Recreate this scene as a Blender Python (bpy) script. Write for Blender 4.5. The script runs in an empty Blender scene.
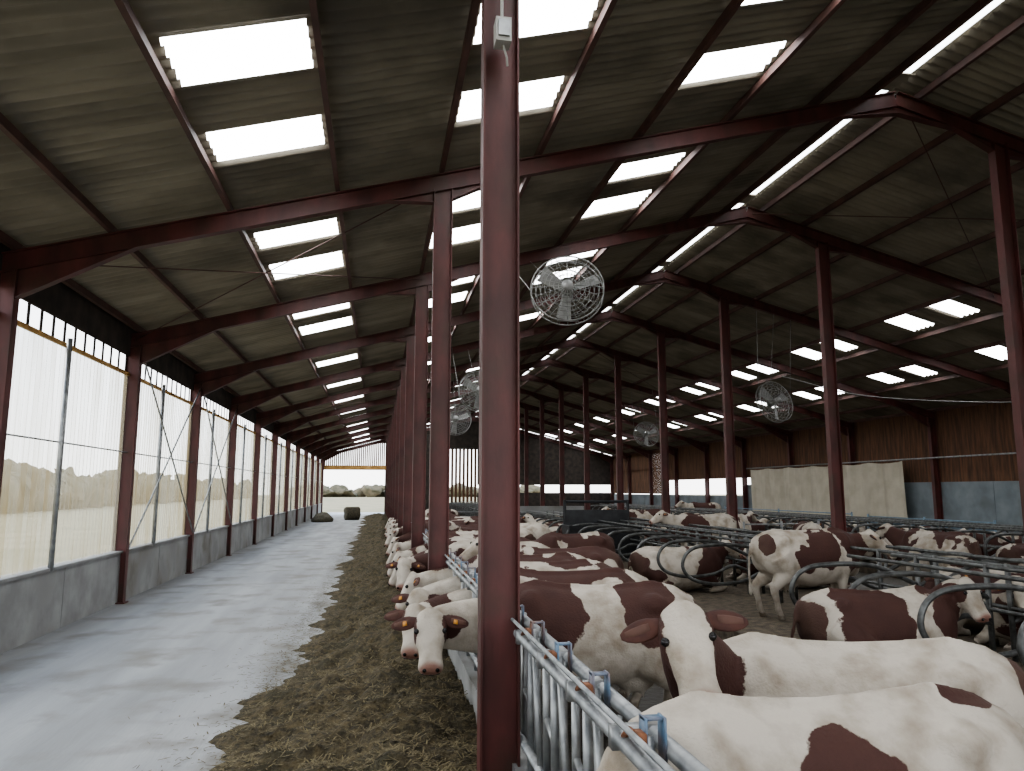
import bpy, math, random
from math import sin, cos, pi, radians
from mathutils import Vector, Matrix, noise
random.seed(7)
V = Vector
scene = bpy.context.scene
COL = scene.collection

# ------------------------------------------------------------------ materials
def nt(m):
    m.use_nodes = True
    t = m.node_tree
    t.nodes.clear()
    return t
def N(t, typ, **kw):
    n = t.nodes.new(typ)
    for k, v in kw.items():
        setattr(n, k, v)
    return n
def mat(name, c1, c2=None, rough=0.7, metal=0.0, scale=3.0, bump=0.0, bscale=None, detail=6, stretch=(1,1,1), c3=None, s3=0.5):
    m = bpy.data.materials.new(name)
    t = nt(m); L = t.links
    out = N(t, 'ShaderNodeOutputMaterial'); p = N(t, 'ShaderNodeBsdfPrincipled')
    L.new(p.outputs[0], out.inputs[0])
    p.inputs['Roughness'].default_value = rough
    p.inputs['Metallic'].default_value = metal
    tc = N(t, 'ShaderNodeTexCoord'); mp = N(t, 'ShaderNodeMapping')
    mp.inputs['Scale'].default_value = stretch
    L.new(tc.outputs['Object'], mp.inputs[0])
    if c2 is None:
        c2 = tuple(x*0.7 for x in c1)
    nz = N(t, 'ShaderNodeTexNoise'); nz.inputs['Scale'].default_value = scale; nz.inputs['Detail'].default_value = detail
    L.new(mp.outputs[0], nz.inputs['Vector'])
    cr = N(t, 'ShaderNodeValToRGB')
    cr.color_ramp.elements[0].position = 0.35; cr.color_ramp.elements[1].position = 0.65
    cr.color_ramp.elements[0].color = (*c2, 1); cr.color_ramp.elements[1].color = (*c1, 1)
    L.new(nz.outputs[0], cr.inputs[0])
    src = cr.outputs[0]
    if c3 is not None:
        n3 = N(t, 'ShaderNodeTexNoise'); n3.inputs['Scale'].default_value = s3; n3.inputs['Detail'].default_value = 8
        L.new(tc.outputs['Object'], n3.inputs['Vector'])
        r3 = N(t, 'ShaderNodeMapRange'); r3.inputs[1].default_value = 0.5; r3.inputs[2].default_value = 0.68
        L.new(n3.outputs[0], r3.inputs[0])
        mx = N(t, 'ShaderNodeMixRGB'); mx.inputs[2].default_value = (*c3, 1)
        L.new(r3.outputs[0], mx.inputs[0]); L.new(src, mx.inputs[1])
        src = mx.outputs[0]
    L.new(src, p.inputs['Base Color'])
    if bump:
        b = N(t, 'ShaderNodeBump'); b.inputs['Strength'].default_value = bump; b.inputs['Distance'].default_value = 0.03
        nb = N(t, 'ShaderNodeTexNoise'); nb.inputs['Scale'].default_value = bscale or scale*4; nb.inputs['Detail'].default_value = 8
        L.new(mp.outputs[0], nb.inputs['Vector']); L.new(nb.outputs[0], b.inputs['Height']); L.new(b.outputs[0], p.inputs['Normal'])
    return m

M_steel = mat('red_oxide_steel', (0.125,0.036,0.032), (0.065,0.022,0.019), rough=0.5, scale=4, bump=0.1, stretch=(1,1,0.35), c3=(0.07,0.032,0.023), s3=2.0)
M_purlin = mat('purlin_steel', (0.13,0.066,0.055), (0.08,0.044,0.038), rough=0.65, scale=3)
M_roof = mat('fibre_cement_sheet', (0.34,0.305,0.24), (0.235,0.21,0.165), rough=0.9, scale=1.2, stretch=(0.5,2,1), bump=0.2, c3=(0.17,0.152,0.12), s3=0.7)
M_alley = mat('alley_concrete', (0.35,0.36,0.37), (0.24,0.248,0.255), rough=0.7, scale=0.9, stretch=(1.8,0.25,1), bump=0.15, bscale=20, c3=(0.20,0.195,0.18), s3=1.3)
M_conc = mat('concrete', (0.36,0.365,0.36), (0.25,0.25,0.245), rough=0.85, scale=2.0, bump=0.2, c3=(0.19,0.18,0.16), s3=1.0)
M_slurry = mat('slurry_floor', (0.075,0.064,0.05), (0.035,0.03,0.024), rough=0.4, scale=2.5, bump=0.5)
M_bed = mat('straw_bedding', (0.15,0.12,0.085), (0.07,0.056,0.04), rough=0.95, scale=7, bump=0.8)
M_galv = mat('galvanised_steel', (0.42,0.43,0.43), (0.25,0.26,0.265), rough=0.42, metal=0.65, scale=9)
M_galvd = mat('worn_galvanised_steel', (0.15,0.155,0.15), (0.06,0.06,0.057), rough=0.4, metal=0.5, scale=9)
M_blue = mat('dull_blue_steel', (0.13,0.22,0.32), (0.20,0.10,0.06), rough=0.5, scale=7)
M_rust = mat('rusty_latch', (0.28,0.11,0.05), (0.14,0.06,0.03), rough=0.7, scale=14)
M_rail = mat('light_blue_rail', (0.20,0.30,0.38), (0.14,0.2,0.26), rough=0.5, scale=8)
M_feed = mat('silage_feed', (0.105,0.082,0.043), (0.034,0.028,0.016), rough=1.0, scale=16, bump=1.0, bscale=40, c3=(0.042,0.036,0.018), s3=2.2)
M_straw = mat('straw_stalks', (0.19,0.155,0.082), (0.07,0.056,0.03), rough=0.9, scale=25)
M_wood = mat('larch_boards', (0.17,0.085,0.045), (0.075,0.04,0.024), rough=0.85, scale=2.5, stretch=(4,4,0.4), bump=0.2)
M_orange = mat('orange_band', (0.60,0.36,0.13), (0.48,0.27,0.09), rough=0.6, scale=3)
M_tarp = mat('cream_tarp', (0.52,0.48,0.39), (0.42,0.38,0.30), rough=0.8, scale=1.5, bump=0.3, bscale=2)
M_panel = mat('blue_grey_panel', (0.24,0.275,0.295), (0.17,0.195,0.21), rough=0.8, scale=1.5, bump=0.1, c3=(0.15,0.17,0.175), s3=1.2)
M_black = mat('black_plastic', (0.03,0.032,0.035), (0.015,0.016,0.018), rough=0.5, scale=5)
M_white = mat('white_plastic', (0.5,0.5,0.47), (0.4,0.4,0.38), rough=0.5, scale=5)
M_fan = mat('fan_wire', (0.34,0.34,0.33), (0.22,0.22,0.21), rough=0.5, metal=0.3, scale=8)
M_grass = mat('field_grass', (0.27,0.22,0.13), (0.17,0.155,0.08), rough=1.0, scale=0.3)
M_tree = mat('hedge_foliage', (0.15,0.12,0.075), (0.08,0.073,0.042), rough=1.0, scale=0.6)
M_bale = mat('hay_bale', (0.10,0.085,0.055), (0.05,0.044,0.03), rough=1.0, scale=12, bump=0.6)
M_dark = mat('dark_boards', (0.075,0.06,0.05), (0.04,0.034,0.03), rough=0.9, scale=3)

def emis(name, col, s):
    m = bpy.data.materials.new(name); t = nt(m)
    o = N(t,'ShaderNodeOutputMaterial'); e = N(t,'ShaderNodeEmission')
    tc = N(t,'ShaderNodeTexCoord'); nz = N(t,'ShaderNodeTexNoise'); nz.inputs['Scale'].default_value=1.5
    mr = N(t,'ShaderNodeMapRange'); mr.inputs[3].default_value=s*0.8; mr.inputs[4].default_value=s*1.2
    t.links.new(tc.outputs['Object'], nz.inputs['Vector']); t.links.new(nz.outputs[0], mr.inputs[0]); t.links.new(mr.outputs[0], e.inputs[1])
    e.inputs[0].default_value=(*col,1)
    t.links.new(e.outputs[0], o.inputs[0]); return m
M_sky = emis('backlit_fibreglass_skylight', (0.96,0.98,1.0), 8.5)
M_sky2 = emis('backlit_ridge_strip', (0.93,0.97,1.0), 5.0)

def curtain_mat():
    m = bpy.data.materials.new('translucent_corrugated_sheet'); t = nt(m); L=t.links
    o = N(t,'ShaderNodeOutputMaterial')
    tr = N(t,'ShaderNodeBsdfTransparent'); tr.inputs[0].default_value=(0.85,0.88,0.89,1)
    tl = N(t,'ShaderNodeBsdfTranslucent')
    df = N(t,'ShaderNodeBsdfDiffuse'); df.inputs[0].default_value=(0.5,0.47,0.39,1)
    tc = N(t,'ShaderNodeTexCoord'); mp=N(t,'ShaderNodeMapping'); mp.inputs['Scale'].default_value=(1,3.0,0.22)
    nz=N(t,'ShaderNodeTexNoise'); nz.inputs['Scale'].default_value=1.6; nz.inputs['Detail'].default_value=8
    L.new(tc.outputs['Object'],mp.inputs[0]); L.new(mp.outputs[0],nz.inputs['Vector'])
    cr=N(t,'ShaderNodeValToRGB'); cr.color_ramp.elements[0].position=.35; cr.color_ramp.elements[1].position=.7
    cr.color_ramp.elements[0].color=(0.30,0.235,0.125,1); cr.color_ramp.elements[1].color=(0.56,0.52,0.42,1)
    L.new(nz.outputs[0],cr.inputs[0]); L.new(cr.outputs[0],tl.inputs[0])
    m1=N(t,'ShaderNodeMixShader'); m1.inputs[0].default_value=0.25
    L.new(tl.outputs[0],m1.inputs[1]); L.new(df.outputs[0],m1.inputs[2])
    m2=N(t,'ShaderNodeMixShader')
    mr=N(t,'ShaderNodeMapRange'); mr.inputs[1].default_value=0.3; mr.inputs[2].default_value=0.7; mr.inputs[3].default_value=0.42; mr.inputs[4].default_value=0.72
    L.new(nz.outputs[0],mr.inputs[0]); L.new(mr.outputs[0],m2.inputs[0])
    L.new(m1.outputs[0],m2.inputs[1]); L.new(tr.outputs[0],m2.inputs[2])
    L.new(m2.outputs[0],o.inputs[0]); return m
M_curt = curtain_mat()

def coat_mat():
    m = bpy.data.materials.new('cow_coat'); t = nt(m); L=t.links
    o=N(t,'ShaderNodeOutputMaterial'); p=N(t,'ShaderNodeBsdfPrincipled'); L.new(p.outputs[0],o.inputs[0])
    p.inputs['Roughness'].default_value=0.8
    tc=N(t,'ShaderNodeTexCoord')
    n1=N(t,'ShaderNodeTexNoise'); n1.inputs['Scale'].default_value=45; n1.inputs['Detail'].default_value=4
    n2=N(t,'ShaderNodeTexNoise'); n2.inputs['Scale'].default_value=4.5; n2.inputs['Detail'].default_value=10
    for n in (n1,n2): L.new(tc.outputs['Object'],n.inputs['Vector'])
    a=N(t,'ShaderNodeAttribute',attribute_name='patch'); b=N(t,'ShaderNodeAttribute',attribute_name='pink'); d=N(t,'ShaderNodeAttribute',attribute_name='dirt')
    ma=N(t,'ShaderNodeMath',operation='MULTIPLY_ADD'); ma.inputs[1].default_value=0.12
    L.new(n1.outputs[0],ma.inputs[0]); L.new(a.outputs['Fac'],ma.inputs[2])
    mr=N(t,'ShaderNodeMapRange'); mr.inputs[1].default_value=0.045; mr.inputs[2].default_value=0.075
    L.new(ma.outputs[0],mr.inputs[0])
    wh=N(t,'ShaderNodeMixRGB'); wh.inputs[1].default_value=(0.53,0.48,0.41,1); wh.inputs[2].default_value=(0.29,0.24,0.18,1)
    r2=N(t,'ShaderNodeMapRange'); r2.inputs[1].default_value=0.44; r2.inputs[2].default_value=0.70
    L.new(n2.outputs[0],r2.inputs[0]); L.new(r2.outputs[0],wh.inputs[0])
    br=N(t,'ShaderNodeMixRGB'); br.inputs[1].default_value=(0.042,0.015,0.012,1); br.inputs[2].default_value=(0.085,0.034,0.024,1)
    L.new(n2.outputs[0],br.inputs[0])
    mx=N(t,'ShaderNodeMixRGB'); L.new(mr.outputs[0],mx.inputs[0]); L.new(wh.outputs[0],mx.inputs[1]); L.new(br.outputs[0],mx.inputs[2])
    dm=N(t,'ShaderNodeMixRGB'); dm.inputs[2].default_value=(0.10,0.075,0.05,1)
    dd=N(t,'ShaderNodeMath',operation='MULTIPLY',use_clamp=True); L.new(d.outputs['Fac'],dd.inputs[0]); L.new(n2.outputs[0],dd.inputs[1])
    L.new(dd.outputs[0],dm.inputs[0]); L.new(mx.outputs[0],dm.inputs[1])
    pk=N(t,'ShaderNodeMixRGB'); pk.inputs[2].default_value=(0.29,0.155,0.12,1)
    L.new(b.outputs['Fac'],pk.inputs[0]); L.new(dm.outputs[0],pk.inputs[1]); L.new(pk.outputs[0],p.inputs['Base Color'])
    bp=N(t,'ShaderNodeBump'); bp.inputs['Strength'].default_value=0.5; bp.inputs['Distance'].default_value=0.012
    n3=N(t,'ShaderNodeTexNoise'); n3.inputs['Scale'].default_value=60; n3.inputs['Detail'].default_value=6; L.new(tc.outputs['Object'],n3.inputs['Vector'])
    L.new(n3.outputs[0],bp.inputs['Height']); L.new(bp.outputs[0],p.inputs['Normal'])
    return m
M_coat=coat_mat()
M_eye=mat('cow_eye',(0.01,0.008,0.008),rough=0.25); M_tag=mat('yellow_ear_tag',(0.55,0.25,0.04),rough=0.5)
M_ear=mat('ear_coat',(0.085,0.032,0.022),(0.05,0.018,0.014),rough=0.8,scale=12)
M_earin=mat('inner_ear',(0.13,0.065,0.048),rough=0.8)

# ------------------------------------------------------------------ mesh builder
class MB:
    def __init__(s): s.v=[]; s.f=[]; s.m=[]
    def add(s, vs, fs, mi=0):
        o=len(s.v); s.v+= [tuple(x) for x in vs]; s.f+=[tuple(i+o for i in f) for f in fs]; s.m+=[mi]*len(fs)
    def box(s, lo, hi, mi=0):
        x0,y0,z0=lo; x1,y1,z1=hi
        s.add([(x0,y0,z0),(x1,y0,z0),(x1,y1,z0),(x0,y1,z0),(x0,y0,z1),(x1,y0,z1),(x1,y1,z1),(x0,y1,z1)],
              [(0,3,2,1),(4,5,6,7),(0,1,5,4),(1,2,6,5),(2,3,7,6),(3,0,4,7)],mi)
    def beam(s,p0,p1,w,h,up=(0,0,1),off=(0,0),mi=0):
        p0=V(p0);p1=V(p1);d=(p1-p0).normalized();r=d.cross(V(up)).normalized();u=r.cross(d)
        vs=[]
        for p in (p0,p1):
            for a,b in((-1,-1),(1,-1),(1,1),(-1,1)):
                vs.append(p+r*(a*w/2+off[0])+u*(b*h/2+off[1]))
        s.add(vs,[(0,1,2,3),(7,6,5,4),(0,4,5,1),(1,5,6,2),(2,6,7,3),(3,7,4,0)],mi)
    def ibeam(s,p0,p1,w,h,up,tf=0.014,tw=0.01,mi=0):
        s.beam(p0,p1,w,tf,up,(0,h/2-tf/2),mi); s.beam(p0,p1,w,tf,up,(0,-h/2+tf/2),mi); s.beam(p0,p1,tw,h-2*tf,up,(0,0),mi)
    def tube(s,pts,r,n=8,mi=0,cap=True,closed=False):
        pts=[V(p) for p in pts]; m=len(pts); rs=r if isinstance(r,(list,tuple)) else [r]*m
        t0=(pts[1]-pts[0]).normalized(); ref=V((0,0,1)) if abs(t0.z)<0.9 else V((1,0,0))
        u=t0.cross(ref).normalized(); vs=[]
        for i,p in enumerate(pts):
            if closed: t=(pts[(i+1)%m]-pts[i-1]).normalized()
            elif i==0: t=t0
            elif i==m-1: t=(pts[i]-pts[i-1]).normalized()
            else: t=((pts[i+1]-pts[i]).normalized()+(pts[i]-pts[i-1]).normalized()).normalized()
            u=(u-t*u.dot(t)).normalized(); w=t.cross(u)
            for k in range(n):
                a=2*pi*k/n; vs.append(p+(u*cos(a)+w*sin(a))*rs[i])
        fs=[]
        for i in range(m if closed else m-1):
            j=(i+1)%m
            for k in range(n):
                k2=(k+1)%n; fs.append((i*n+k,i*n+k2,j*n+k2,j*n+k))
        if cap and not closed: fs.append(tuple(range(n))[::-1]); fs.append(tuple((m-1)*n+k for k in range(n)))
        s.add(vs,fs,mi)
    def ell(s,c,r,mi=0,n=14,m=9,R=None):
        c=V(c); vs=[];fs=[]
        for i in range(m+1):
            th=pi*i/m
            for k in range(n):
                a=2*pi*k/n; q=V((r[0]*sin(th)*cos(a),r[1]*sin(th)*sin(a),r[2]*cos(th)))
                if R is not None: q=R@q
                vs.append(c+q)
        for i in range(m):
            for k in range(n):
                k2=(k+1)%n; fs.append((i*n+k,(i+1)*n+k,(i+1)*n+k2,i*n+k2))
        s.add(vs,fs,mi)
    def loft(s,secs,n=20,mi=0,top=0.0,e=0.9):
        vs=[];fs=[]
        for c,R,U,hw,ht,hb in secs:
            for k in range(n):
                a=2*pi*k/n; ca,sa=cos(a),sin(a)
                x=math.copysign(abs(ca)**e,ca)*hw*(1-top*max(0,sa)); y=math.copysign(abs(sa)**e,sa)*(ht if sa>0 else hb)
                vs.append(V(c)+V(R)*x+V(U)*y)
        m=len(secs)
        for i in range(m-1):
            for k in range(n):
                k2=(k+1)%n; fs.append((i*n+k,i*n+k2,(i+1)*n+k2,(i+1)*n+k))
        vs.append(V(secs[0][0])); vs.append(V(secs[-1][0]))
        for k in range(n):
            k2=(k+1)%n; fs.append((m*n,k2,k)); fs.append((m*n+1,(m-1)*n+k,(m-1)*n+k2))
        s.add(vs,fs,mi)
    def mesh(s,name,mats,smooth=False):
        me=bpy.data.meshes.new(name); me.from_pydata(s.v,[],s.f)
        for m in mats: me.materials.append(m)
        me.polygons.foreach_set('material_index',s.m)
        if smooth: me.polygons.foreach_set('use_smooth',[True]*len(s.f))
        me.update(); return me
    def obj(s,name,mats,smooth=False,loc=(0,0,0)):
        return put(name,s.mesh(name,mats if isinstance(mats,list) else [mats],smooth),loc)
def put(name,me,loc=(0,0,0),rz=0,parent=None):
    o=bpy.data.objects.new(name,me); COL.objects.link(o); o.location=loc; o.rotation_euler=(0,0,rz)
    if parent: o.parent=parent
    return o
def catmull(P,k=5):
    P=[V(p) for p in P]; Q=[P[0]*2-P[1]]+P+[P[-1]*2-P[-2]]; out=[]
    for i in range(1,len(Q)-2):
        for j in range(k):
            t=j/k; a,b,c,d=Q[i-1],Q[i],Q[i+1],Q[i+2]
            out.append(0.5*((2*b)+(c-a)*t+(2*a-5*b+4*c-d)*t*t+(3*b-3*c+d-a)*t**3))
    out.append(P[-1]); return out

# ------------------------------------------------------------------ layout
XL,XR,XC,XM,XRID=-4.65,21.0,0.81,10.0,8.15
Y0,Y1=-10.0,65.0
SL=0.27
ZF=-0.2
def zr(x): return 5.2+SL*(x-XL) if x<=XRID else 5.2+SL*(XRID-XL)-SL*(x-XRID)

b=MB(); b.box((XL-0.1,Y0,-0.3),(0.9,Y1+6,0.0)); b.obj('floor_feed_alley',M_alley)
b=MB(); b.box((1.12,Y0,-0.5),(XR,Y1,ZF)); b.obj('floor_cow_area',M_slurry)
b=MB(); b.box((-400,-200,-0.62),(400,400,-0.52)); b.obj('ground_field',M_grass)
b=MB()
y=Y0
while y<Y1:
    b.box((XL-0.16,y+0.012,-0.05),(XL+0.02,y+2.488,0.9)); b.box((XL-0.15,y-0.02,-0.05),(XL+0.0,y+0.03,0.885)); y+=2.5
b.box((XL-0.18,Y0,0.9),(XL+0.06,Y1,0.94))
b.obj('wall_left',M_conc)
b=MB(); vs=[];fs=[]; st=0.025; n=int((Y1-Y0)/st)
for i in range(n+1):
    y=Y0+i*st; x=XL-0.07+0.014*sin(2*pi*y/0.15)
    vs+= [(x,y,0.94),(x,y,4.22)]
for i in range(n): fs.append((2*i,2*i+2,2*i+3,2*i+1))
b.add(vs,fs); b.obj('translucent_curtain',M_curt,True)
b=MB(); b.box((XL-0.1,Y0,4.20),(XL-0.05,Y1,4.26)); b.obj('trim_head_rail',M_orange)
b=MB(); y=Y0
while y<Y1:
    b.box((XL-0.09,y,4.26),(XL-0.078,y+0.07,4.58)); y+=0.40
b.box((XL-0.11,Y0,4.58),(XL-0.07,Y1,5.12)); b.obj('trim_eave_fascia',M_dark)
b=MB(); y=Y0+1.9
while y<Y1:
    b.tube([(XL+0.05,y,0.9),(XL+0.05,y,4.3)],0.04); y+=5
b.tube([(XL+0.0,Y0,2.75),(XL+0.0,Y1,2.75)],0.012)
b.obj('curtain_post_rail',M_galv,True)
b=MB()
for a,c in((15.1,19.9),(20.1,24.9)):
    b.tube([(XL+0.12,a,1.0),(XL+0.12,c,4.6)],0.018); b.tube([(XL+0.14,a,4.6),(XL+0.14,c,1.0)],0.018)
b.obj('brace_rods',M_galv,True)

# roof sheets + skylights
pl=[-3.5,-2.05,-0.65,0.78,2.2,3.75,5.2,6.7]
pr=[9.6,11.1,12.6,14.2,15.65,17.1,18.55,19.9]
rows_sky={(-2.05,-0.65),(0.78,2.2),(3.75,5.2),(14.2,15.65),(17.1,18.55)}
xs=[XL-0.55]+pl+[XRID-0.12]
xs2=[XRID+0.12]+pr+[XR+0.55]
def is_sky(y):
    o=y%5.0
    return 1.38<=o<2.13 or 3.05<=o<3.87
rb=MB(); sb=MB(); st=0.03; ys=[]; y=Y0
while y<=Y1+0.01: ys.append(y); y+=st
for X in (xs,xs2):
    for a,c in zip(X[:-1],X[1:]):
        sk=(round(a,2),round(c,2)) in rows_sky
        mg=0.09 if a<8 else 0.24
        cols=[a,c+0.06] if not sk else [a,a+mg,c-mg,c+0.06]
        if c==X[-1]: cols=[a,c]
        for q in range(len(cols)-1):
            p0,p1=cols[q],cols[q+1]; vs=[];fr=[];fk=[]
            for y in ys:
                dz=0.030*sin(2*pi*y/0.18)
                vs+=[(p0,y,zr(p0)+dz),(p1,y,zr(p1)+dz+(0.006 if p1>c else 0))]
            for i in range(len(ys)-1):
                f=(2*i,2*i+1,2*i+3,2*i+2)
                (fk if sk and q==1 and is_sky(ys[i]+st/2) and Y0+4<ys[i] else fr).append(f)
            rb.add(vs,fr)
            if fk: sb.add(vs,fk)
rb.obj('ceiling_roof_sheets',M_roof,True)
sb.obj('skylight_panels',M_sky,True)
b=MB(); y=Y0
z=zr(XRID)
while y<Y1:
    b.box((XRID-0.13,y+0.25,z+0.02),(XRID+0.11,y+4.75,z+0.03)); y+=5
b.obj('ridge_skylight',M_sky2)
b=MB(); b.beam((XRID-0.24,Y0,z+0.05),(XRID-0.24,Y1,z+0.05),0.22,0.02); b.beam((XRID+0.24,Y0,z+0.05),(XRID+0.24,Y1,z+0.05),0.26,0.02)
y=Y0
while y<=Y1: b.box((XRID-0.2,y-0.25,z+0.0),(XRID+0.2,y+0.25,z+0.055)); y+=5
b.obj('ridge_cap',M_roof)
b=MB()
for x in [XL+0.05]+pl+[XRID-0.42,XRID+0.42]+pr+[XR-0.05]:
    z=zr(x)-0.09
    b.box((x-0.022,Y0,z-0.06),(x+0.022,Y1,z+0.05)); b.box((x-0.022,Y0,z-0.066),(x+0.04,Y1,z-0.06))
b.obj('roof_purlins',M_purlin)
b=MB()
for ya in (10,30,50):
    for xa,xb_ in ((XL,0.8),(8.3,14.5)):
        b.tube([(xa,ya,zr(xa)-0.3),(xb_,ya+5,zr(xb_)-0.3)],0.010,6); b.tube([(xa,ya+5,zr(xa)-0.3),(xb_,ya,zr(xb_)-0.3)],0.010,6)
b.obj('roof_brace_rods',M_purlin,True)

# portal frame
b=MB()
rz_=lambda x:zr(x)-0.31
for (xa,xb_,u) in ((XL-0.1,XRID,(-SL,0,1)),(XRID,XR+0.1,(SL,0,1))):
    b.ibeam((xa,0,rz_(xa)),(xb_,0,rz_(xb_)),0.12,0.25,u)
for x,d in ((XL,0.26),(XC,0.26),(XM,0.26),(XR-0.15,0.26)):
    b.ibeam((x,0,-0.25),(x,0,rz_(x)-0.1),0.15,d,(1,0,0))
    b.box((x-0.17,-0.12,-0.2),(x+0.17,0.12,ZF+0.22 if x>0 else 0.02))
def haunch(x0,z0,x1,z1,drop):
    b.add([(x0,-0.006,z0),(x1,-0.006,z1),(x0,-0.006,z0-drop),(x0,0.006,z0),(x1,0.006,z1),(x0,0.006,z0-drop)],[(0,1,2),(5,4,3),(0,3,4,1),(1,4,5,2),(2,5,3,0)])
    b.beam((x0,0,z0-drop),(x1,0,z1),0.12,0.012)
haunch(XL+0.12,rz_(XL)-0.1,XL+1.5,rz_(XL+1.5)-0.12,0.36)
haunch(XRID,rz_(XRID)-0.11,XRID-1.1,rz_(XRID-1.1)-0.12,0.14)
haunch(XRID,rz_(XRID)-0.11,XRID+1.1,rz_(XRID+1.1)-0.12,0.14)
for sx in(-1,1): haunch(XC+0.12*sx,rz_(XC)-0.12+0.03*sx,XC+0.8*sx,rz_(XC+0.8*sx)-0.12,0.16)
for sx in(-1,1): haunch(XM+0.12*sx,rz_(XM)-0.12-0.03*sx,XM+0.8*sx,rz_(XM+0.8*sx)-0.12,0.16)
haunch(XR-0.3,rz_(XR)-0.06,XR-1.6,rz_(XR-1.6)-0.12,0.36)
pm=b.mesh('portal_frame',[M_steel])
y=Y0
while y<=Y1+0.1:
    put('portal_frame',pm,(0,y if y<Y1 else Y1-0.2,0)); y+=5

# right wall
b=MB(); y=Y0
while y<Y1:
    b.box((XR,y+0.01,-0.3),(XR+0.15,y+2.49,2.35 if y<40 else 1.7)); y+=2.5
b.obj('wall_right',M_panel)
b=MB(); y=Y0
while y<Y1:
    if y<38.5 : z0=2.35
    elif y<53: z0=2.75
    else: z0=1.75
    b.box((XR+0.03,y,z0),(XR+0.06,y+(0.135 if y<53 else 0.11),5.15)); y+=0.15 if y<53 else 0.19
b.box((XR+0.06,Y0,3.6),(XR+0.12,Y1,3.72)); b.box((XR+0.06,Y0,4.8),(XR+0.12,Y1,4.95))
b.obj('wall_right_boards',M_wood)
b=MB(); vs=[];fs=[]; n=160
for i in range(n+1):
    y=26.4+12.4*i/n
    sag=0.07*abs(sin(pi*(y-26.4)/2.1))
    for j in range(7):
        z=3.2-sag-(2.45)*j/6
        vs.append((XR-0.42+0.05*sin(y*5+j*0.2)*(0.4+j/6)+0.03*sin(y*13),y,z))
for i in range(n):
    for j in range(6): a=i*7+j; fs.append((a,a+1,a+8,a+7))
b.add(vs,fs); b.obj('hanging_tarp',M_tarp,True)
b=MB(); b.tube([(XR-0.42,20.5,3.25),(XR-0.42,39.2,3.25)],0.03); b.obj('tarp_rail',M_galv,True)

# far gable
b=MB()
yw=Y1
def gable_planks(x0,x1,z0,pitch,w,mi,zt=None):
    x=x0
    while x<x1:
        t=zr(x)-0.1 if zt is None else zt
        if t>z0: b.box((x,yw,z0),(x+w,yw+0.04,t),mi)
        x+=pitch
gable_planks(XL-0.2,0.6,4.1,0.16,0.11,0)
gable_planks(0.6,5.6,-0.3,0.2,0.2,1)
gable_planks(5.6,8.6,0.9,0.34,0.2,0,5.6)
gable_planks(5.6,8.6,5.6,0.2,0.2,1)
gable_planks(5.6,8.6,-0.3,0.2,0.2,1,0.9)
gable_planks(8.6,XR+0.1,2.5,0.2,0.2,1)
gable_planks(8.6,XR+0.1,-0.3,0.3,0.3,1,1.8)
b.box((XL,yw-0.06,3.75),(0.7,yw+0.08,4.12),2)
b.obj('wall_far',[M_wood,M_dark,M_orange])
def blob_row(name,pts,mat_):
    b=MB()
    for (x,y,r,h) in pts:
        b.ell((x,y,h*0.35),(r,r,h*0.65),n=14,m=10)
    for i,v in enumerate(b.v):
        p=V(v); q=p+noise.noise_vector(p*0.35)*1.2+noise.noise_vector(p*1.2)*0.8; b.v[i]=tuple(q)
    b.obj(name,mat_,True)
blob_row('hedge_row',[(-44+random.uniform(-3,3),y,random.uniform(1.2,2.4),random.uniform(2.6,5.6)) for y in [10+1.3*k for k in range(190)]],M_tree)
blob_row('tree_line',[(x,280+random.uniform(-4,4),random.uniform(3,5),random.uniform(2,4.5)) for x in range(-30,60,4)],M_tree)

# ------------------------------------------------------------------ feed
b=MB(); nx=34; vs=[]; fs=[]; dy=0.08; Ya,Yb=1.0,62.0; ny=int((Yb-Ya)/dy)
for i in range(ny+1):
    y=Ya+i*dy
    el=-0.90-0.35*max(0,1-abs(y-6.0)/3)+0.45*noise.noise(V((0,y*0.45,3)))+0.35*noise.noise(V((1,y*1.7,7)))+0.12*noise.noise(V((2,y*6,7)))
    for j in range(nx+1):
        u=j/nx; x=el+(0.9-el)*u
        h=0.22*min(1,u*1.6)**1.3*(1-0.75*max(0,(u-0.7)/0.3))
        h*=0.9+0.9*noise.noise(V((x*0.9,y*0.5,0)))
        h+=0.10*noise.noise(V((x*3.5,y*3.5,1)))*min(1,u*5)+0.06*noise.noise(V((x*10,y*10,2)))*min(1,u*6)
        vs.append((x,y,-0.01 if j==0 else max(0.005,h)))
for i in range(ny):
    for j in range(nx): a=i*(nx+1)+j; fs.append((a,a+1,a+nx+2,a+nx+1))
b.add(vs,fs)
def feed_h(x,y):
    i=min(ny-1,max(0,int((y-Ya)/dy))); row=vs[i*(nx+1):(i+1)*(nx+1)]
    if x<row[0][0]: return 0.004
    u=(x-row[0][0])/(row[-1][0]-row[0][0]); return row[min(nx,int(u*nx+0.5))][2]
b.obj('silage_feed_strip',M_feed,True)
b=MB()
for k in range(26000):
    y=5+32*random.random()**1.7
    x=random.uniform(-1.15,0.88) if random.random()<0.9 else -0.85-abs(random.gauss(0,0.38))
    h=feed_h(x,y); a=random.uniform(0,2*pi); l=random.uniform(0.02,0.09); w=random.uniform(0.002,0.006)
    p=V((x,y,h+0.008)); d=V((cos(a),sin(a),random.uniform(-0.15,0.5) if h>0.03 else 0.03))*l; s_=V((-sin(a),cos(a),0))*w
    b.add([p-s_,p+s_,p+d+s_,p+d-s_],[(0,1,2,3)])
b.obj('loose_straw',M_straw)

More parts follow.
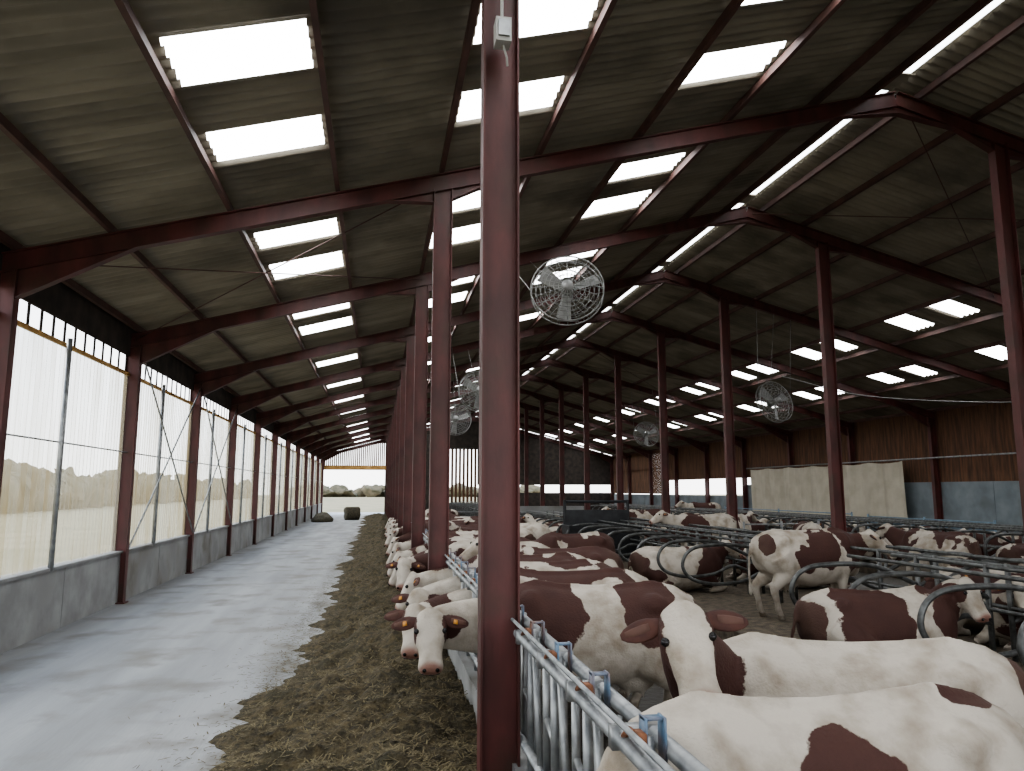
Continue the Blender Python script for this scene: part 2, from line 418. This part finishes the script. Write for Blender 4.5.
# ------------------------------------------------------------------ feed fence
XF=1.0; ZT=1.12
b=MB(); b.box((0.9,Y0,-0.5),(1.12,Y1,0.30)); b.obj('curb_feed_fence',M_conc)
P=0.66
fb=MB()
def yoke(fb,y):
    fb.tube([(XF,y,0.28),(XF,y,ZT)],0.028)
    fb.tube([(XF,y+0.22,0.42),(XF,y+0.22,ZT)],0.024)
    fb.tube([(XF-0.02,y+0.28,0.42),(XF-0.02,y+0.38,0.74),(XF-0.02,y+0.47,ZT+0.05)],0.022)
    fb.tube([(XF+0.02,y+0.56,0.42),(XF+0.02,y+0.56,ZT)],0.024)
    fb.tube([(XF,y+0.22,0.74),(XF,y+0.0,0.64)],0.018)
    fb.box((XF-0.04,y+0.43,ZT-0.03),(XF-0.032,y+0.50,ZT+0.12),1); fb.box((XF+0.032,y+0.43,ZT-0.03),(XF+0.04,y+0.50,ZT+0.12),1)
    fb.box((XF-0.04,y+0.44,ZT+0.11),(XF+0.04,y+0.49,ZT+0.118),1)
    fb.box((XF-0.10,y-0.025,ZT-0.05),(XF+0.10,y+0.025,ZT+0.035),0)
    fb.tube([(XF-0.07,y+0.42,ZT+0.06),(XF-0.07,y+0.52,ZT+0.06),(XF-0.07,y+0.58,ZT+0.02)],0.013,mi=2)
    fb.box((XF-0.085,y+0.36,ZT+0.05),(XF-0.06,y+0.43,ZT+0.09),2)
y=0.9
Ys=[]
while y<60: Ys.append(y); y+=P
for y in Ys: yoke(fb,y)
fb.tube([(XF-0.06,0.5,ZT-0.01),(XF-0.06,60.5,ZT-0.01)],0.034,10)
fb.tube([(XF+0.07,0.5,ZT+0.0),(XF+0.07,60.5,ZT+0.0)],0.034,10)
fb.tube([(XF-0.03,0.5,0.43),(XF-0.03,60.5,0.43)],0.028)
fb.tube([(XF-0.10,0.5,ZT+0.08),(XF-0.10,60.5,ZT+0.08)],0.012)
fb.obj('feed_fence_headlocks',[M_galv,M_blue,M_rust],True)

# ------------------------------------------------------------------ cubicles
def cubicle_row(xc,s,y0,y1,name):
    b=MB(); y=y0
    f=lambda d,z,yy:(xc-s*d,yy,z)
    while y<=y1:
        pts=catmull([f(0.05,0.75,y),f(0.7,1.02,y),f(1.5,1.05,y),f(1.85,0.93,y),f(1.95,0.68,y),f(1.78,0.46,y),f(1.35,0.36,y),f(0.8,0.40,y),f(0.4,0.55,y),f(0.05,0.45,y)],5)
        b.tube(pts,0.033); b.tube([f(0.05,-0.05,y),f(0.05,1.15,y)],0.034)
        y+=1.2
    for d,z in((0.75,1.12),(0.05,1.12),(0.05,0.62)):
        b.tube([f(d,z,y0-0.3),f(d,z,y1+0.3)],0.026)
    b.obj(name,M_galvd,True)
def bed(x0,x1,y0,y1,name):
    b=MB(); b.box((x0,y0,ZF-0.05),(x1,y1,ZF+0.2)); b.obj(name,M_bed)
bed(5.2,9.8,5.0,33.5,'cubicle_bed_floor'); bed(13.2,17.8,9.0,48,'cubicle_bed_floor')
cubicle_row(7.4,1,5.7,9.5,'cubicle_dividers'); cubicle_row(7.4,1,12.9,33,'cubicle_dividers'); cubicle_row(7.6,-1,5.7,33,'cubicle_dividers')
cubicle_row(15.4,1,10,48,'cubicle_dividers'); cubicle_row(15.6,-1,10,48,'cubicle_dividers')
bed(5.2,9.8,37,60,'cubicle_bed_floor'); cubicle_row(7.4,1,38,60,'cubicle_dividers')
def gate(p0,p1,h=1.25,n=5,mt=M_galv,name='pen_gate'):
    b=MB(); p0=V(p0);p1=V(p1)
    for k in range(n):
        z=V((0,0,0.35+(h-0.35)*k/(n-1))); b.tube([p0+z,p1+z],0.022)
    for t in (0,0.5,1):
        q=p0.lerp(p1,t); b.tube([q,q+V((0,0,h+0.08))],0.035)
    b.obj(name,[mt],True)
gate((10.6,20.5,ZF),(13.0,20.5,ZF)); gate((18.6,20.0,ZF),(18.6,26.0,ZF),mt=M_rail); gate((18.6,27.0,ZF),(18.6,38.0,ZF),1.3,4,M_rail)
gate((1.3,34.5,ZF),(5.0,34.5,ZF)); gate((9.9,34,ZF),(13.0,34,ZF)); gate((5.4,29,ZF),(5.4,33,ZF),2.2,6)
b=MB(); b.box((5.3,34.2,ZF-0.05),(9.6,34.4,1.25)); b.box((5.3,34.18,1.25),(9.6,34.42,1.3)); b.obj('partition_wall',M_conc)
# black feeding station / trough with stall frame
b=MB()
vs=[]
for z,g in((ZF,0.0),(1.0,0.12),(1.0,0.06),(0.7,0.02)):
    for a,c in((-1,-1),(1,-1),(1,1),(-1,1)): vs.append((6.6+a*(1.0+g),21.6+c*(0.35+g),z+0.02))
fs=[]
for i in range(3):
    for k in range(4): fs.append((i*4+k,i*4+(k+1)%4,i*4+4+(k+1)%4,i*4+4+k))
fs.append((12,13,14,15)); b.add(vs,fs)
for a in(-1.0,1.0): b.tube([(6.6+a,22.1,ZF),(6.6+a,22.1,1.75)],0.05)
b.box((5.6,22.06,0.6),(7.6,22.12,1.45)); b.tube([(5.6,22.1,1.7),(7.6,22.1,1.7)],0.04); b.obj('feeding_station',M_black)

# ------------------------------------------------------------------ fans
def fan(loc,r,tilt,yaw,hang):
    b=MB(); T=Matrix.Rotation(yaw,3,'Z')@Matrix.Rotation(tilt,3,'X')
    q=lambda x,y,z: V(loc)+T@V((x,y,z))
    for s_ in(-1,1):
        for k in range(1,9):
            rr=r*k/8; dep=s_*0.17*math.sqrt(max(0,1-(k/8)**2*0.75))
            b.tube([q(rr*cos(a*2*pi/28),dep,rr*sin(a*2*pi/28)) for a in range(28)],0.0055 if k<8 else 0.014,5,closed=True)
        for a in range(20):
            an=a*2*pi/20
            b.tube([q(r*k/8*cos(an),s_*0.17*math.sqrt(max(0,1-(k/8)**2*0.75)),r*k/8*sin(an)) for k in range(1,9)],0.0055,4)
    for a in range(28):
        an=a*2*pi/28; b.tube([q(r*cos(an),-0.085,r*sin(an)),q(r*cos(an),0.085,r*sin(an))],0.006,4)
    b.tube([q(0,-0.2,0),q(0,0.24,0)],0.10,14)
    for a in range(3):
        an=a*2*pi/3+0.4; vs=[]
        for t in range(6):
            rr=0.1+(r-0.16)*t/5; w=0.07+0.06*t/5
            c=V((cos(an)*rr,0,sin(an)*rr)); pth=V((-sin(an),0.5,cos(an)))*w
            vs+=[q(*(c-pth)),q(*(c+pth))]
        b.add(vs,[(2*t,2*t+2,2*t+3,2*t+1) for t in range(5)])
    x,y,z=loc
    for s_ in(-1,1):
        b.tube([q(s_*r,0,0),(x+s_*r*0.9,hang,zr(x)-0.35)],0.008,5)
    b.tube([q(0,0.2,0),(x,hang,zr(x)-0.4)],0.006,5)
    b.obj('barn_fan',M_fan,True)
fan((3.1,11.9,5.42),0.62,radians(-14),radians(-14),15)
fan((2.95,22.0,5.0),0.62,radians(-15),0,25); fan((2.95,29.0,4.8),0.62,radians(-15),0,30)
fan((11.6,20.2,4.65),0.62,radians(-15),radians(15),20); fan((12.9,34.5,4.75),0.62,radians(-15),0,35)

b=MB(); b.box((0.74,4.74,5.18),(0.85,4.86,5.36)); b.box((0.755,4.72,5.21),(0.835,4.745,5.33),1)
b.tube([(0.79,4.80,5.36),(0.79,4.80,6.2)],0.012); b.tube([(0.80,4.80,5.18),(0.83,4.82,5.1),(0.84,4.86,5.06)],0.008)
b.obj('junction_box',[M_white,M_galv],False)
b=MB(); b.tube(catmull([(10,17,4.9),(13,18,4.6),(17,18.4,4.55),(20.8,18.6,4.7)],6),0.015,6); b.obj('overhead_cable',M_fan,True)
def bale(loc,r,l,rz,name='round_bale'):
    b=MB(); n=28; secs=[]
    for t,k in((0,.86),(0.03,.96),(0.1,1),(0.9,1),(0.97,.96),(1,.86)):
        secs.append(((l*(t-0.5),0,0),(0,1,0),(0,0,1),r*k,r*k,r*k))
    b.loft(secs,n,e=1.0)
    for i,v in enumerate(b.v): b.v[i]=tuple(V(v)+noise.noise_vector(V(v)*4)*0.05)
    o=b.obj(name,M_bale,True,(loc[0],loc[1],loc[2]+r*0.97)); o.rotation_euler=(0,0,rz)
bale((-1.7,53,0),0.46,1.0,0.3)
b=MB(); b.ell((-3.5,50.5,0.05),(0.7,1.2,0.5),n=30,m=20)
for i,v in enumerate(b.v): q=V(v)+noise.noise_vector(V(v)*3)*0.12; q.z=max(q.z,0.0); b.v[i]=tuple(q)
b.obj('hay_heap',M_bale,True)

# ------------------------------------------------------------------ cows
def cow_mesh(pose,poll,D,U,voxel=0.028,tagged=True,tail_sw=0.05,leg=0.0):
    lying = pose=='lie'; dz=-0.50 if lying else 0.0
    b=MB(); Xv=V((0,1,0)); Zv=V((0,0,1))
    T=[(-0.93,1.14,.07,.13,.10),(-0.89,1.10,.15,.20,.20),(-0.78,1.06,.235,.29,.31),(-0.62,1.02,.285,.35,.36),(-0.42,.99,.32,.385,.39),(-0.2,.96,.355,.40,.43),(0.05,.94,.375,.415,.455),(0.3,.95,.36,.41,.44),
       (0.5,.98,.32,.415,.43),(0.66,1.02,.28,.38,.42),(0.80,1.04,.225,.31,.38),(0.92,1.02,.15,.22,.28),(0.97,1.0,.07,.10,.12)]
    secs=[]
    for x,zc,hw,ht,hb in T:
        if lying: hw*=1.13; hb=min(hb,zc+dz-0.0)
        secs.append((V((x,0,zc+dz)),Xv,Zv,hw,ht,hb))
    b.loft(secs,28,top=0.28,e=0.84)
    for s_ in(-1,1):
        b.ell((-0.50,s_*0.165,1.22+dz),(.14,.12,.11)); b.ell((-0.83,s_*0.085,1.20+dz),(.09,.07,.085))
        b.ell((0.60,s_*0.14,1.06+dz),(.18,.135,.31)); b.ell((-0.66,s_*0.14,1.00+dz),(.23,.145,.30))
    b.loft([(V((x,0,z+dz)),Xv,Zv,.028,.028,.07) for x,z in((-0.9,1.26),(-0.75,1.35),(-0.55,1.40),(-0.3,1.38),(0,1.365),(0.3,1.38),(0.55,1.42),(0.75,1.36))],8)
    b.ell((0.86,0,0.80+dz if not lying else 0.4),(.13,.12,.18))
    P0=V((0.58,0,1.05+dz)); poll=V(poll); D=V(D).normalized(); U=(V(U)-D*V(U).dot(D)).normalized(); S=D.cross(U)
    P3=poll-U*0.09+D*0.06; P2=poll-U*0.26-D*0.06; P1=P0+V((0.30,0,0.04))
    P1=P1.lerp(V(((P0+P3)/2)),0.15)
    secs=[]; nn=9
    for i in range(nn):
        t=i/(nn-1); c=P0*(1-t)**3+P1*3*t*(1-t)**2+P2*3*t*t*(1-t)+P3*t**3
        tg=(P1-P0)*(1-t)**2+(P2-P1)*2*t*(1-t)+(P3-P2)*t*t; tg.normalize()
        r=tg.cross(Zv if t<0.6 else (Zv.lerp(U,(t-0.6)*1.5))).normalized(); u=r.cross(tg)
        hw=.215+(.11-.215)*t**0.8; hh=.33+(.145-.33)*t**0.8
        secs.append((c,-r,u,hw,hh*0.90,hh*1.12))
    b.loft(secs,20,e=0.95)
    HS=0.93
    H=[(-.035,-.02,.07,.05,.05),(-.01,-.02,.105,.085,.10),(.06,-.03,.132,.100,.145),(.14,-.035,.142,.095,.160),(.20,-.04,.132,.090,.152),(.28,-.045,.108,.084,.130),(.36,-.05,.094,.076,.107),(.42,-.052,.098,.072,.095),(.465,-.053,.108,.070,.085),(.50,-.055,.100,.060,.070),(.52,-.056,.07,.040,.050)]
    b.loft([(poll+D*s_*HS+U*o,S,U,hw,ht,hb) for s_,o,hw,ht,hb in H],20,e=0.82)
    RM=Matrix((S,D,U)).transposed()
    b.ell(poll+D*.0+U*.03,(.07,.05,.045),R=RM)
    for s_ in(-1,1):
        b.ell(poll+D*.128+S*s_*.112+U*.030,(.030,.030,.028),R=RM)
        b.ell(poll+D*.15+S*s_*.105-U*.09,(.035,.09,.055),R=RM)
    if not lying:
        for s_ in(-1,1):
            o=leg*s_
            b.tube([(0.60,s_*.17,.95),(0.56,s_*.19,.78),(0.57+o*.3,s_*.19,.62),(0.60+o,s_*.18,.46),(0.60+o,s_*.18,.40),(0.59+o*.8,s_*.18,.26),(0.59+o*.8,s_*.18,.15),(0.62+o*.8,s_*.18,.08),(0.64+o*.8,s_*.18,.0)],[.16,.125,.082,.068,.064,.044,.055,.05,.066],14)
            b.tube([(-0.60,s_*.17,1.0),(-0.50,s_*.20,.82),(-0.50-o*.3,s_*.20,.70),(-0.66-o*.6,s_*.19,.58),(-0.76-o,s_*.18,.50),(-0.75-o,s_*.18,.43),(-0.71-o,s_*.18,.28),(-0.70-o,s_*.18,.16),(-0.66-o,s_*.18,.08),(-0.63-o,s_*.18,.0)],[.22,.19,.16,.105,.075,.066,.048,.057,.05,.068],14)
        b.ell((-0.36,0,.60),(.22,.17,.16))
        for a in(-1,1):
            for c in(-.06,.08): b.tube([(-0.36+c,a*.07,.50),(-0.36+c,a*.075,.40)],[.022,.017],8)
    else:
        for s_ in(-1,1):
            b.tube([(0.62,s_*.17,.5),(0.62,s_*.24,.28),(0.82,s_*.25,.12),(0.98,s_*.22,.08),(0.86,s_*.27,.06),(0.68,s_*.29,.05),(0.58,s_*.30,.04)],[.15,.11,.08,.07,.05,.05,.055],12)
            k=0.06 if s_>0 else 0
            b.tube([(-0.6,s_*.18,.5),(-0.42,s_*.33,.34),(-0.22,s_*(.42+k),.20),(-0.45,s_*(.46+k),.12),(-0.68,s_*(.44+k),.09),(-0.45,s_*(.52+k),.06),(-0.28,s_*(.54+k),.05),(-0.18,s_*(.55+k),.04)],[.22,.19,.14,.10,.07,.05,.053,.055],12)
    tp=[(-0.86,0,1.28+dz),(-0.95,0.01,1.18+dz),(-0.985,tail_sw*.4,1.0+dz)]+([(-0.97,tail_sw,.75),(-0.96,tail_sw,.55)] if not lying else [(-0.99,.1,.25),(-0.9,.3,.06)])
    b.tube(catmull(tp,4),[.045]+[.026]*(4*(len(tp)-1)),10)
    tip=V(tp[-1]); b.ell(tip-V((0,0,0.08 if not lying else 0)),(.04,.04,.13) if not lying else (.1,.045,.04))
    me=b.mesh('tmp',[M_coat]); ob=put('tmp_cow',me)
    md=ob.modifiers.new('r','REMESH'); md.mode='VOXEL'; md.voxel_size=voxel
    ms=ob.modifiers.new('s','SMOOTH'); ms.factor=0.5; ms.iterations=max(4,int(0.16/voxel))
    dg=bpy.context.evaluated_depsgraph_get(); ev=ob.evaluated_get(dg); m2=bpy.data.meshes.new_from_object(ev)
    bv=[v.co.copy() for v in m2.vertices]; bf=[tuple(p.vertices) for p in m2.polygons]
    bpy.data.objects.remove(ob); bpy.data.meshes.remove(me); bpy.data.meshes.remove(m2)
    for v in bv: v.z=max(v.z,0.004)
    x=MB()
    for s_ in(-1,1):
        base=poll+D*.040+S*s_*.100-U*.03
        out=(S*s_*1.0-U*.05+V((0,0,-.16))).normalized(); thick=(U*.75+D*.15+V((0,0,.25))); thick=(thick-out*thick.dot(out)).normalized(); wid=out.cross(thick)
        sc=[(0,.030,.024),(.03,.044,.022),(.07,.060,.018),(.115,.064,.014),(.16,.056,.012),(.20,.038,.010),(.225,.016,.006)]
        x.loft([(base+out*l,wid,thick,w,h,h) for l,w,h in sc],14,1,e=1.0)
        x.loft([(base+out*l+thick*0.006,wid,thick,w*.45,h,h*.3) for l,w,h in sc[2:6]],12,2,e=1.0)
        if tagged:
            c=base+out*.11+thick*.024; dn=wid if wid.z<0 else -wid
            tl=[c-out*.014-dn*.006,c+out*.014-dn*.006,c+out*.020+dn*.036,c-out*.020+dn*.036]
            x.add(tl+[q+thick*.004 for q in tl],[(0,1,2,3),(7,6,5,4),(0,4,5,1),(1,5,6,2),(2,6,7,3),(3,7,4,0)],3)
        x.ell(poll+D*.165+S*s_*.114+U*.024,(.023,.024,.022),4,R=RM)
        x.ell(poll+D*.478+S*s_*.052-U*.022,(.017,.014,.022),4,n=10,m=6,R=RM)
    x.tube([poll+D*(.482-.014*abs(a))+S*a*.072-U*(.094+.01*abs(a)) for a in(-1,-.5,0,.5,1)],.006,5,4)
    info=dict(poll=poll,D=D,U=U,lying=lying)
    return bv,bf,x,info
def seg_d(p,a,c):
    ac=c-a; t=max(0,min(1,(p-a).dot(ac)/ac.length_squared)); return (p-a-ac*t).length
def cow(origin,heading,poll_w,D_w,U_w=None,pose='stand',seed=None,blobs=None,voxel=0.03,bias=0.02,headblobs=None,scale=1.0,leg=0.0):
    o=V(origin); R=Matrix.Rotation(-heading,3,'Z')
    pl_=(R@(V(poll_w)-o))/scale; D=R@V(D_w)
    U=R@V(U_w) if U_w is not None else V((0,0,1))+D*0.0
    if abs(D.normalized().z)>0.93 and U_w is None: U=V((1,0,0.3))
    bv,bf,x,info=cow_mesh(pose,pl_,D,U,voxel,tagged=random.random()<0.8,tail_sw=random.uniform(-.1,.1),leg=leg)
    return finish_cow(bv,bf,x,info,o,heading,seed,blobs,bias,headblobs,scale)
def finish_cow(bv,bf,x,info,o,heading,seed,blobs,bias,headblobs=None,scale=1.0):
    seed=random.uniform(0,500) if seed is None else seed
    off=V((seed,seed*.37,-seed*.61)); poll,D,U=info['poll'],info['D'],info['U']; lying=info['lying']
    me=bpy.data.meshes.new('cow'); nb=len(bv)
    me.from_pydata([tuple(v) for v in bv]+x.v,[],bf+[tuple(i+nb for i in f) for f in x.f])
    for m in (M_coat,M_ear,M_earin,M_tag,M_eye): me.materials.append(m)
    me.polygons.foreach_set('material_index',[0]*len(bf)+x.m)
    me.polygons.foreach_set('use_smooth',[True]*len(me.polygons))
    pa=me.attributes.new('patch','FLOAT','POINT'); pk=me.attributes.new('pink','FLOAT','POINT'); di=me.attributes.new('dirt','FLOAT','POINT')
    A=[0.0]*len(me.vertices);B=[0.0]*len(A);C=[0.0]*len(A)
    hs=poll+D*0.06; he=poll+D*.48; mz=poll+D*.50-U*.06
    for i,p in enumerate(bv):
        nz=noise.noise(p*1.45+off)+0.42*noise.noise(p*3.9+off)+0.14*noise.noise(p*11+off)
        if blobs is None:
            f=nz+bias
            f=min(f,(p.z-(0.66 if not lying else 0.12))*2.0)
        else:
            f=-1.0
            for c,r in blobs:
                q=V(((p.x-c[0])/r[0],(p.y-c[1])/r[1],(p.z-c[2])/r[2])); f=max(f,1-q.length)
            f+=0.30*noise.noise(p*3.6+off)+0.16*noise.noise(p*10+off)
        dh=seg_d(p,hs,he)
        if dh<0.5:
            f=min(f,(dh-0.21)*2.2+0.15*nz)
            if headblobs:
                for c,r in headblobs:
                    cc=poll+D*c[0]+D.cross(U)*c[1]+U*c[2]; f=max(f,(r-(p-cc).length)*5+0.12*nz)
        A[i]=f
        dm=(p-mz).length; B[i]=max(0,min(1,(0.125-dm)/0.04))
        C[i]=max(0,min(1.4,(0.6-p.z)*2.2)) if not lying else max(0,min(1.2,(0.3-p.z)*3))
        if p.x<-0.6: C[i]=max(C[i],0.5*min(1,(-0.6-p.x)*4))
        if not lying and p.z<0.075: C[i]=2.0
    pa.data.foreach_set('value',A); pk.data.foreach_set('value',B); di.data.foreach_set('value',C)
    me.update()
    ob=put('cow',me,o,heading); ob.scale=(scale,)*3
    return ob

# A: nearest
cow((1.84,2.98,ZF),radians(181),(0.60,2.9,0.70),(-0.55,0.0,-0.85),(-.85,0,.55),voxel=0.018,seed=11,
    blobs=[((0.08,0.30,1.02),(.26,.25,.34)),((-0.68,-0.02,1.36),(.15,.13,.12)),((-0.93,0.12,1.05),(.07,.2,.28))])
# B: facing the camera
HB=[((0.10,0.20,-0.07),0.145),((0.10,-0.20,-0.07),0.145),((0.21,-.18,-.11),.12),((0.21,.18,-.11),.12)]
cow((2.68,3.98,ZF),radians(167),(1.53,3.66,1.44),(-0.06,-0.64,-0.77),(-0.28,-0.72,0.64),voxel=0.016,seed=37,
    blobs=[((0.95,0.35,1.25),(.34,.40,.45)),((1.0,0.1,0.9),(.25,.3,.25)),((-0.9,0.1,1.0),(.12,.3,.35))],headblobs=HB)
# C
cow((1.98,6.75,ZF),radians(174),(0.46,6.42,1.02),(-0.02,-0.62,-0.78),(-.04,-.78,.62),voxel=0.02,seed=5,
    blobs=[((0.55,0.1,1.15),(.42,.5,.45)),((-0.45,0.15,1.2),(.30,.4,.35)),((-0.8,-.1,1.1),(.2,.3,.3))],headblobs=HB[:2])
fy=[7.9,8.95,9.95,11.0,12.3,13.4,14.6,15.8,17.3,18.5,19.9,21.2,22.9,24.4,26,27.7,29.3,31,33]
for k,y in enumerate(fy):
    x0=random.uniform(1.95,2.1); ft=k in(0,1,4)
    if ft: Dw=(-0.15,-0.62,-0.75); Uw=(-.15,-.8,.6)
    else:
        Dw=(-0.5,random.uniform(-.4,.3),-0.8); Uw=(-.8,0,.5)
    if k%5==3:
        cow((x0+0.7,y,ZF),radians(180+random.uniform(-25,25)),(x0-0.45,y-0.1,1.35),(-.8,-.2,-.55),voxel=0.03); continue
    cow((x0,y,ZF),radians(180+random.uniform(-5,5)),(x0-1.5-(0.12 if k==0 else 0),y-0.28 if ft else y+random.uniform(-.1,.2),random.uniform(0.85,1.0) if ft else random.uniform(0.72,0.95)),Dw,Uw,voxel=0.024 if y<12 else 0.034,bias=random.uniform(-.05,.14),headblobs=HB[:2] if ft else None)
# D
cow((6.95,11.4,-0.0),radians(2),(8.14,11.4,1.34),(0.75,-0.25,-0.6),voxel=0.024,seed=77,leg=0.06,
    blobs=[((0.18,-0.3,1.15),(.30,.4,.36)),((-0.18,-0.3,0.95),(.20,.25,.22)),((0.78,-.1,1.2),(.34,.5,.5)),((-0.8,-0.2,1.2),(.13,.2,.2))])
# E
cow((5.75,8.05,0.0),radians(-4),(6.85,7.90,0.98),(0.05,-0.60,-0.78),(.1,-.78,.6),pose='lie',voxel=0.022,seed=90,
    blobs=[((-0.2,-0.2,.5),(.5,.5,.5)),((0.75,0,.6),(.3,.5,.4)),((-.8,0,.5),(.25,.4,.3))],headblobs=[((0.12,0.18,-0.05),0.12)])
protos=[]
for pl_,D_,U_,ps,lg in [((1.12,.1,.98),(.8,.15,-.55),(.5,0,.8),'lie',0),((1.0,.45,.90),(.3,.75,-.5),(.2,.3,.8),'lie',0),((1.08,-.35,.95),(.55,-.6,-.5),(.3,-.2,.8),'lie',0),
                   ((1.25,.1,1.45),(.85,.1,-.5),(.5,0,.8),'stand',.05),((1.2,-.3,1.2),(.6,-.4,-.7),(.6,0,.7),'stand',-.06)]:
    protos.append(cow_mesh(ps,pl_,D_,U_,0.03,True,0.05,lg))
def pcow(k,x,y,hd,z,bias=0.08):
    bv,bf,xx,info=protos[k]; finish_cow(bv,bf,xx,info,V((x,y,z)),radians(hd),None,None,bias)
for row,(xo,hd) in enumerate(((6.1,0),(8.9,180),(14.1,0),(16.9,180))):
    for i in range(22 if row<2 else 28):
        y=(6.3 if row<2 else 10.6)+1.2*i
        if row==0 and (y<14 or 20.6<y<23): continue
        if row==1 and 10.5<y<12.0: continue
        if y>48: break
        if random.random()<(0.6 if row<2 else 0.45):
            k=random.choice([0,1,2,0,2,3]) if row else random.choice([0,1,2,2])
            pcow(k,xo+random.uniform(-.1,.1)*1,y,hd+random.uniform(-3,3),0.0,random.uniform(-0.02,0.2))
for (k,x,y,hd) in [(4,3.9,14.6,200),(3,3.6,19.5,150),(3,4.0,24.5,-60),(3,11.6,14.0,95),(4,11.4,18.5,250),(3,12.0,24,30)]:
    pcow(k,x,y,hd,ZF,0.12)

# ------------------------------------------------------------------ light
w=bpy.data.worlds.new('world'); scene.world=w; w.use_nodes=True; t=w.node_tree; t.nodes.clear()
o=N(t,'ShaderNodeOutputWorld'); bg=N(t,'ShaderNodeBackground'); tc=N(t,'ShaderNodeTexCoord'); sp=N(t,'ShaderNodeSeparateXYZ'); cr=N(t,'ShaderNodeValToRGB')
t.links.new(tc.outputs['Generated'],sp.inputs[0]); t.links.new(sp.outputs['Z'],cr.inputs[0]); t.links.new(cr.outputs[0],bg.inputs[0]); t.links.new(bg.outputs[0],o.inputs[0])
cr.color_ramp.elements[0].color=(0.98,0.97,0.96,1); cr.color_ramp.elements[1].color=(0.58,0.72,0.95,1); cr.color_ramp.elements[1].position=0.7
bg.inputs[1].default_value=3.2
sd=bpy.data.lights.new('sun','SUN'); sd.energy=2.6; sd.angle=radians(25); sd.color=(1,0.94,0.84)
so=bpy.data.objects.new('sun',sd); COL.objects.link(so); so.rotation_euler=V((1.0,-0.5,-0.75)).to_track_quat('-Z','Y').to_euler(); so.location=(-30,20,30)

# ------------------------------------------------------------------ camera
cd=bpy.data.cameras.new('camera'); cam=bpy.data.objects.new('camera',cd); COL.objects.link(cam)
cd.sensor_width=36; cd.lens=26.0; cd.clip_end=1000; cd.clip_start=0.05
yaw,th=radians(10.2),radians(8.04)
F=V((sin(yaw)*cos(th),cos(yaw)*cos(th),sin(th)))
cam.location=(0,0,2.05); cam.rotation_euler=F.to_track_quat('-Z','Y').to_euler()
scene.camera=cam
scene.view_settings.view_transform='AgX'
try: scene.view_settings.look='AgX - Medium High Contrast'
except Exception: pass
scene.view_settings.exposure=0.35
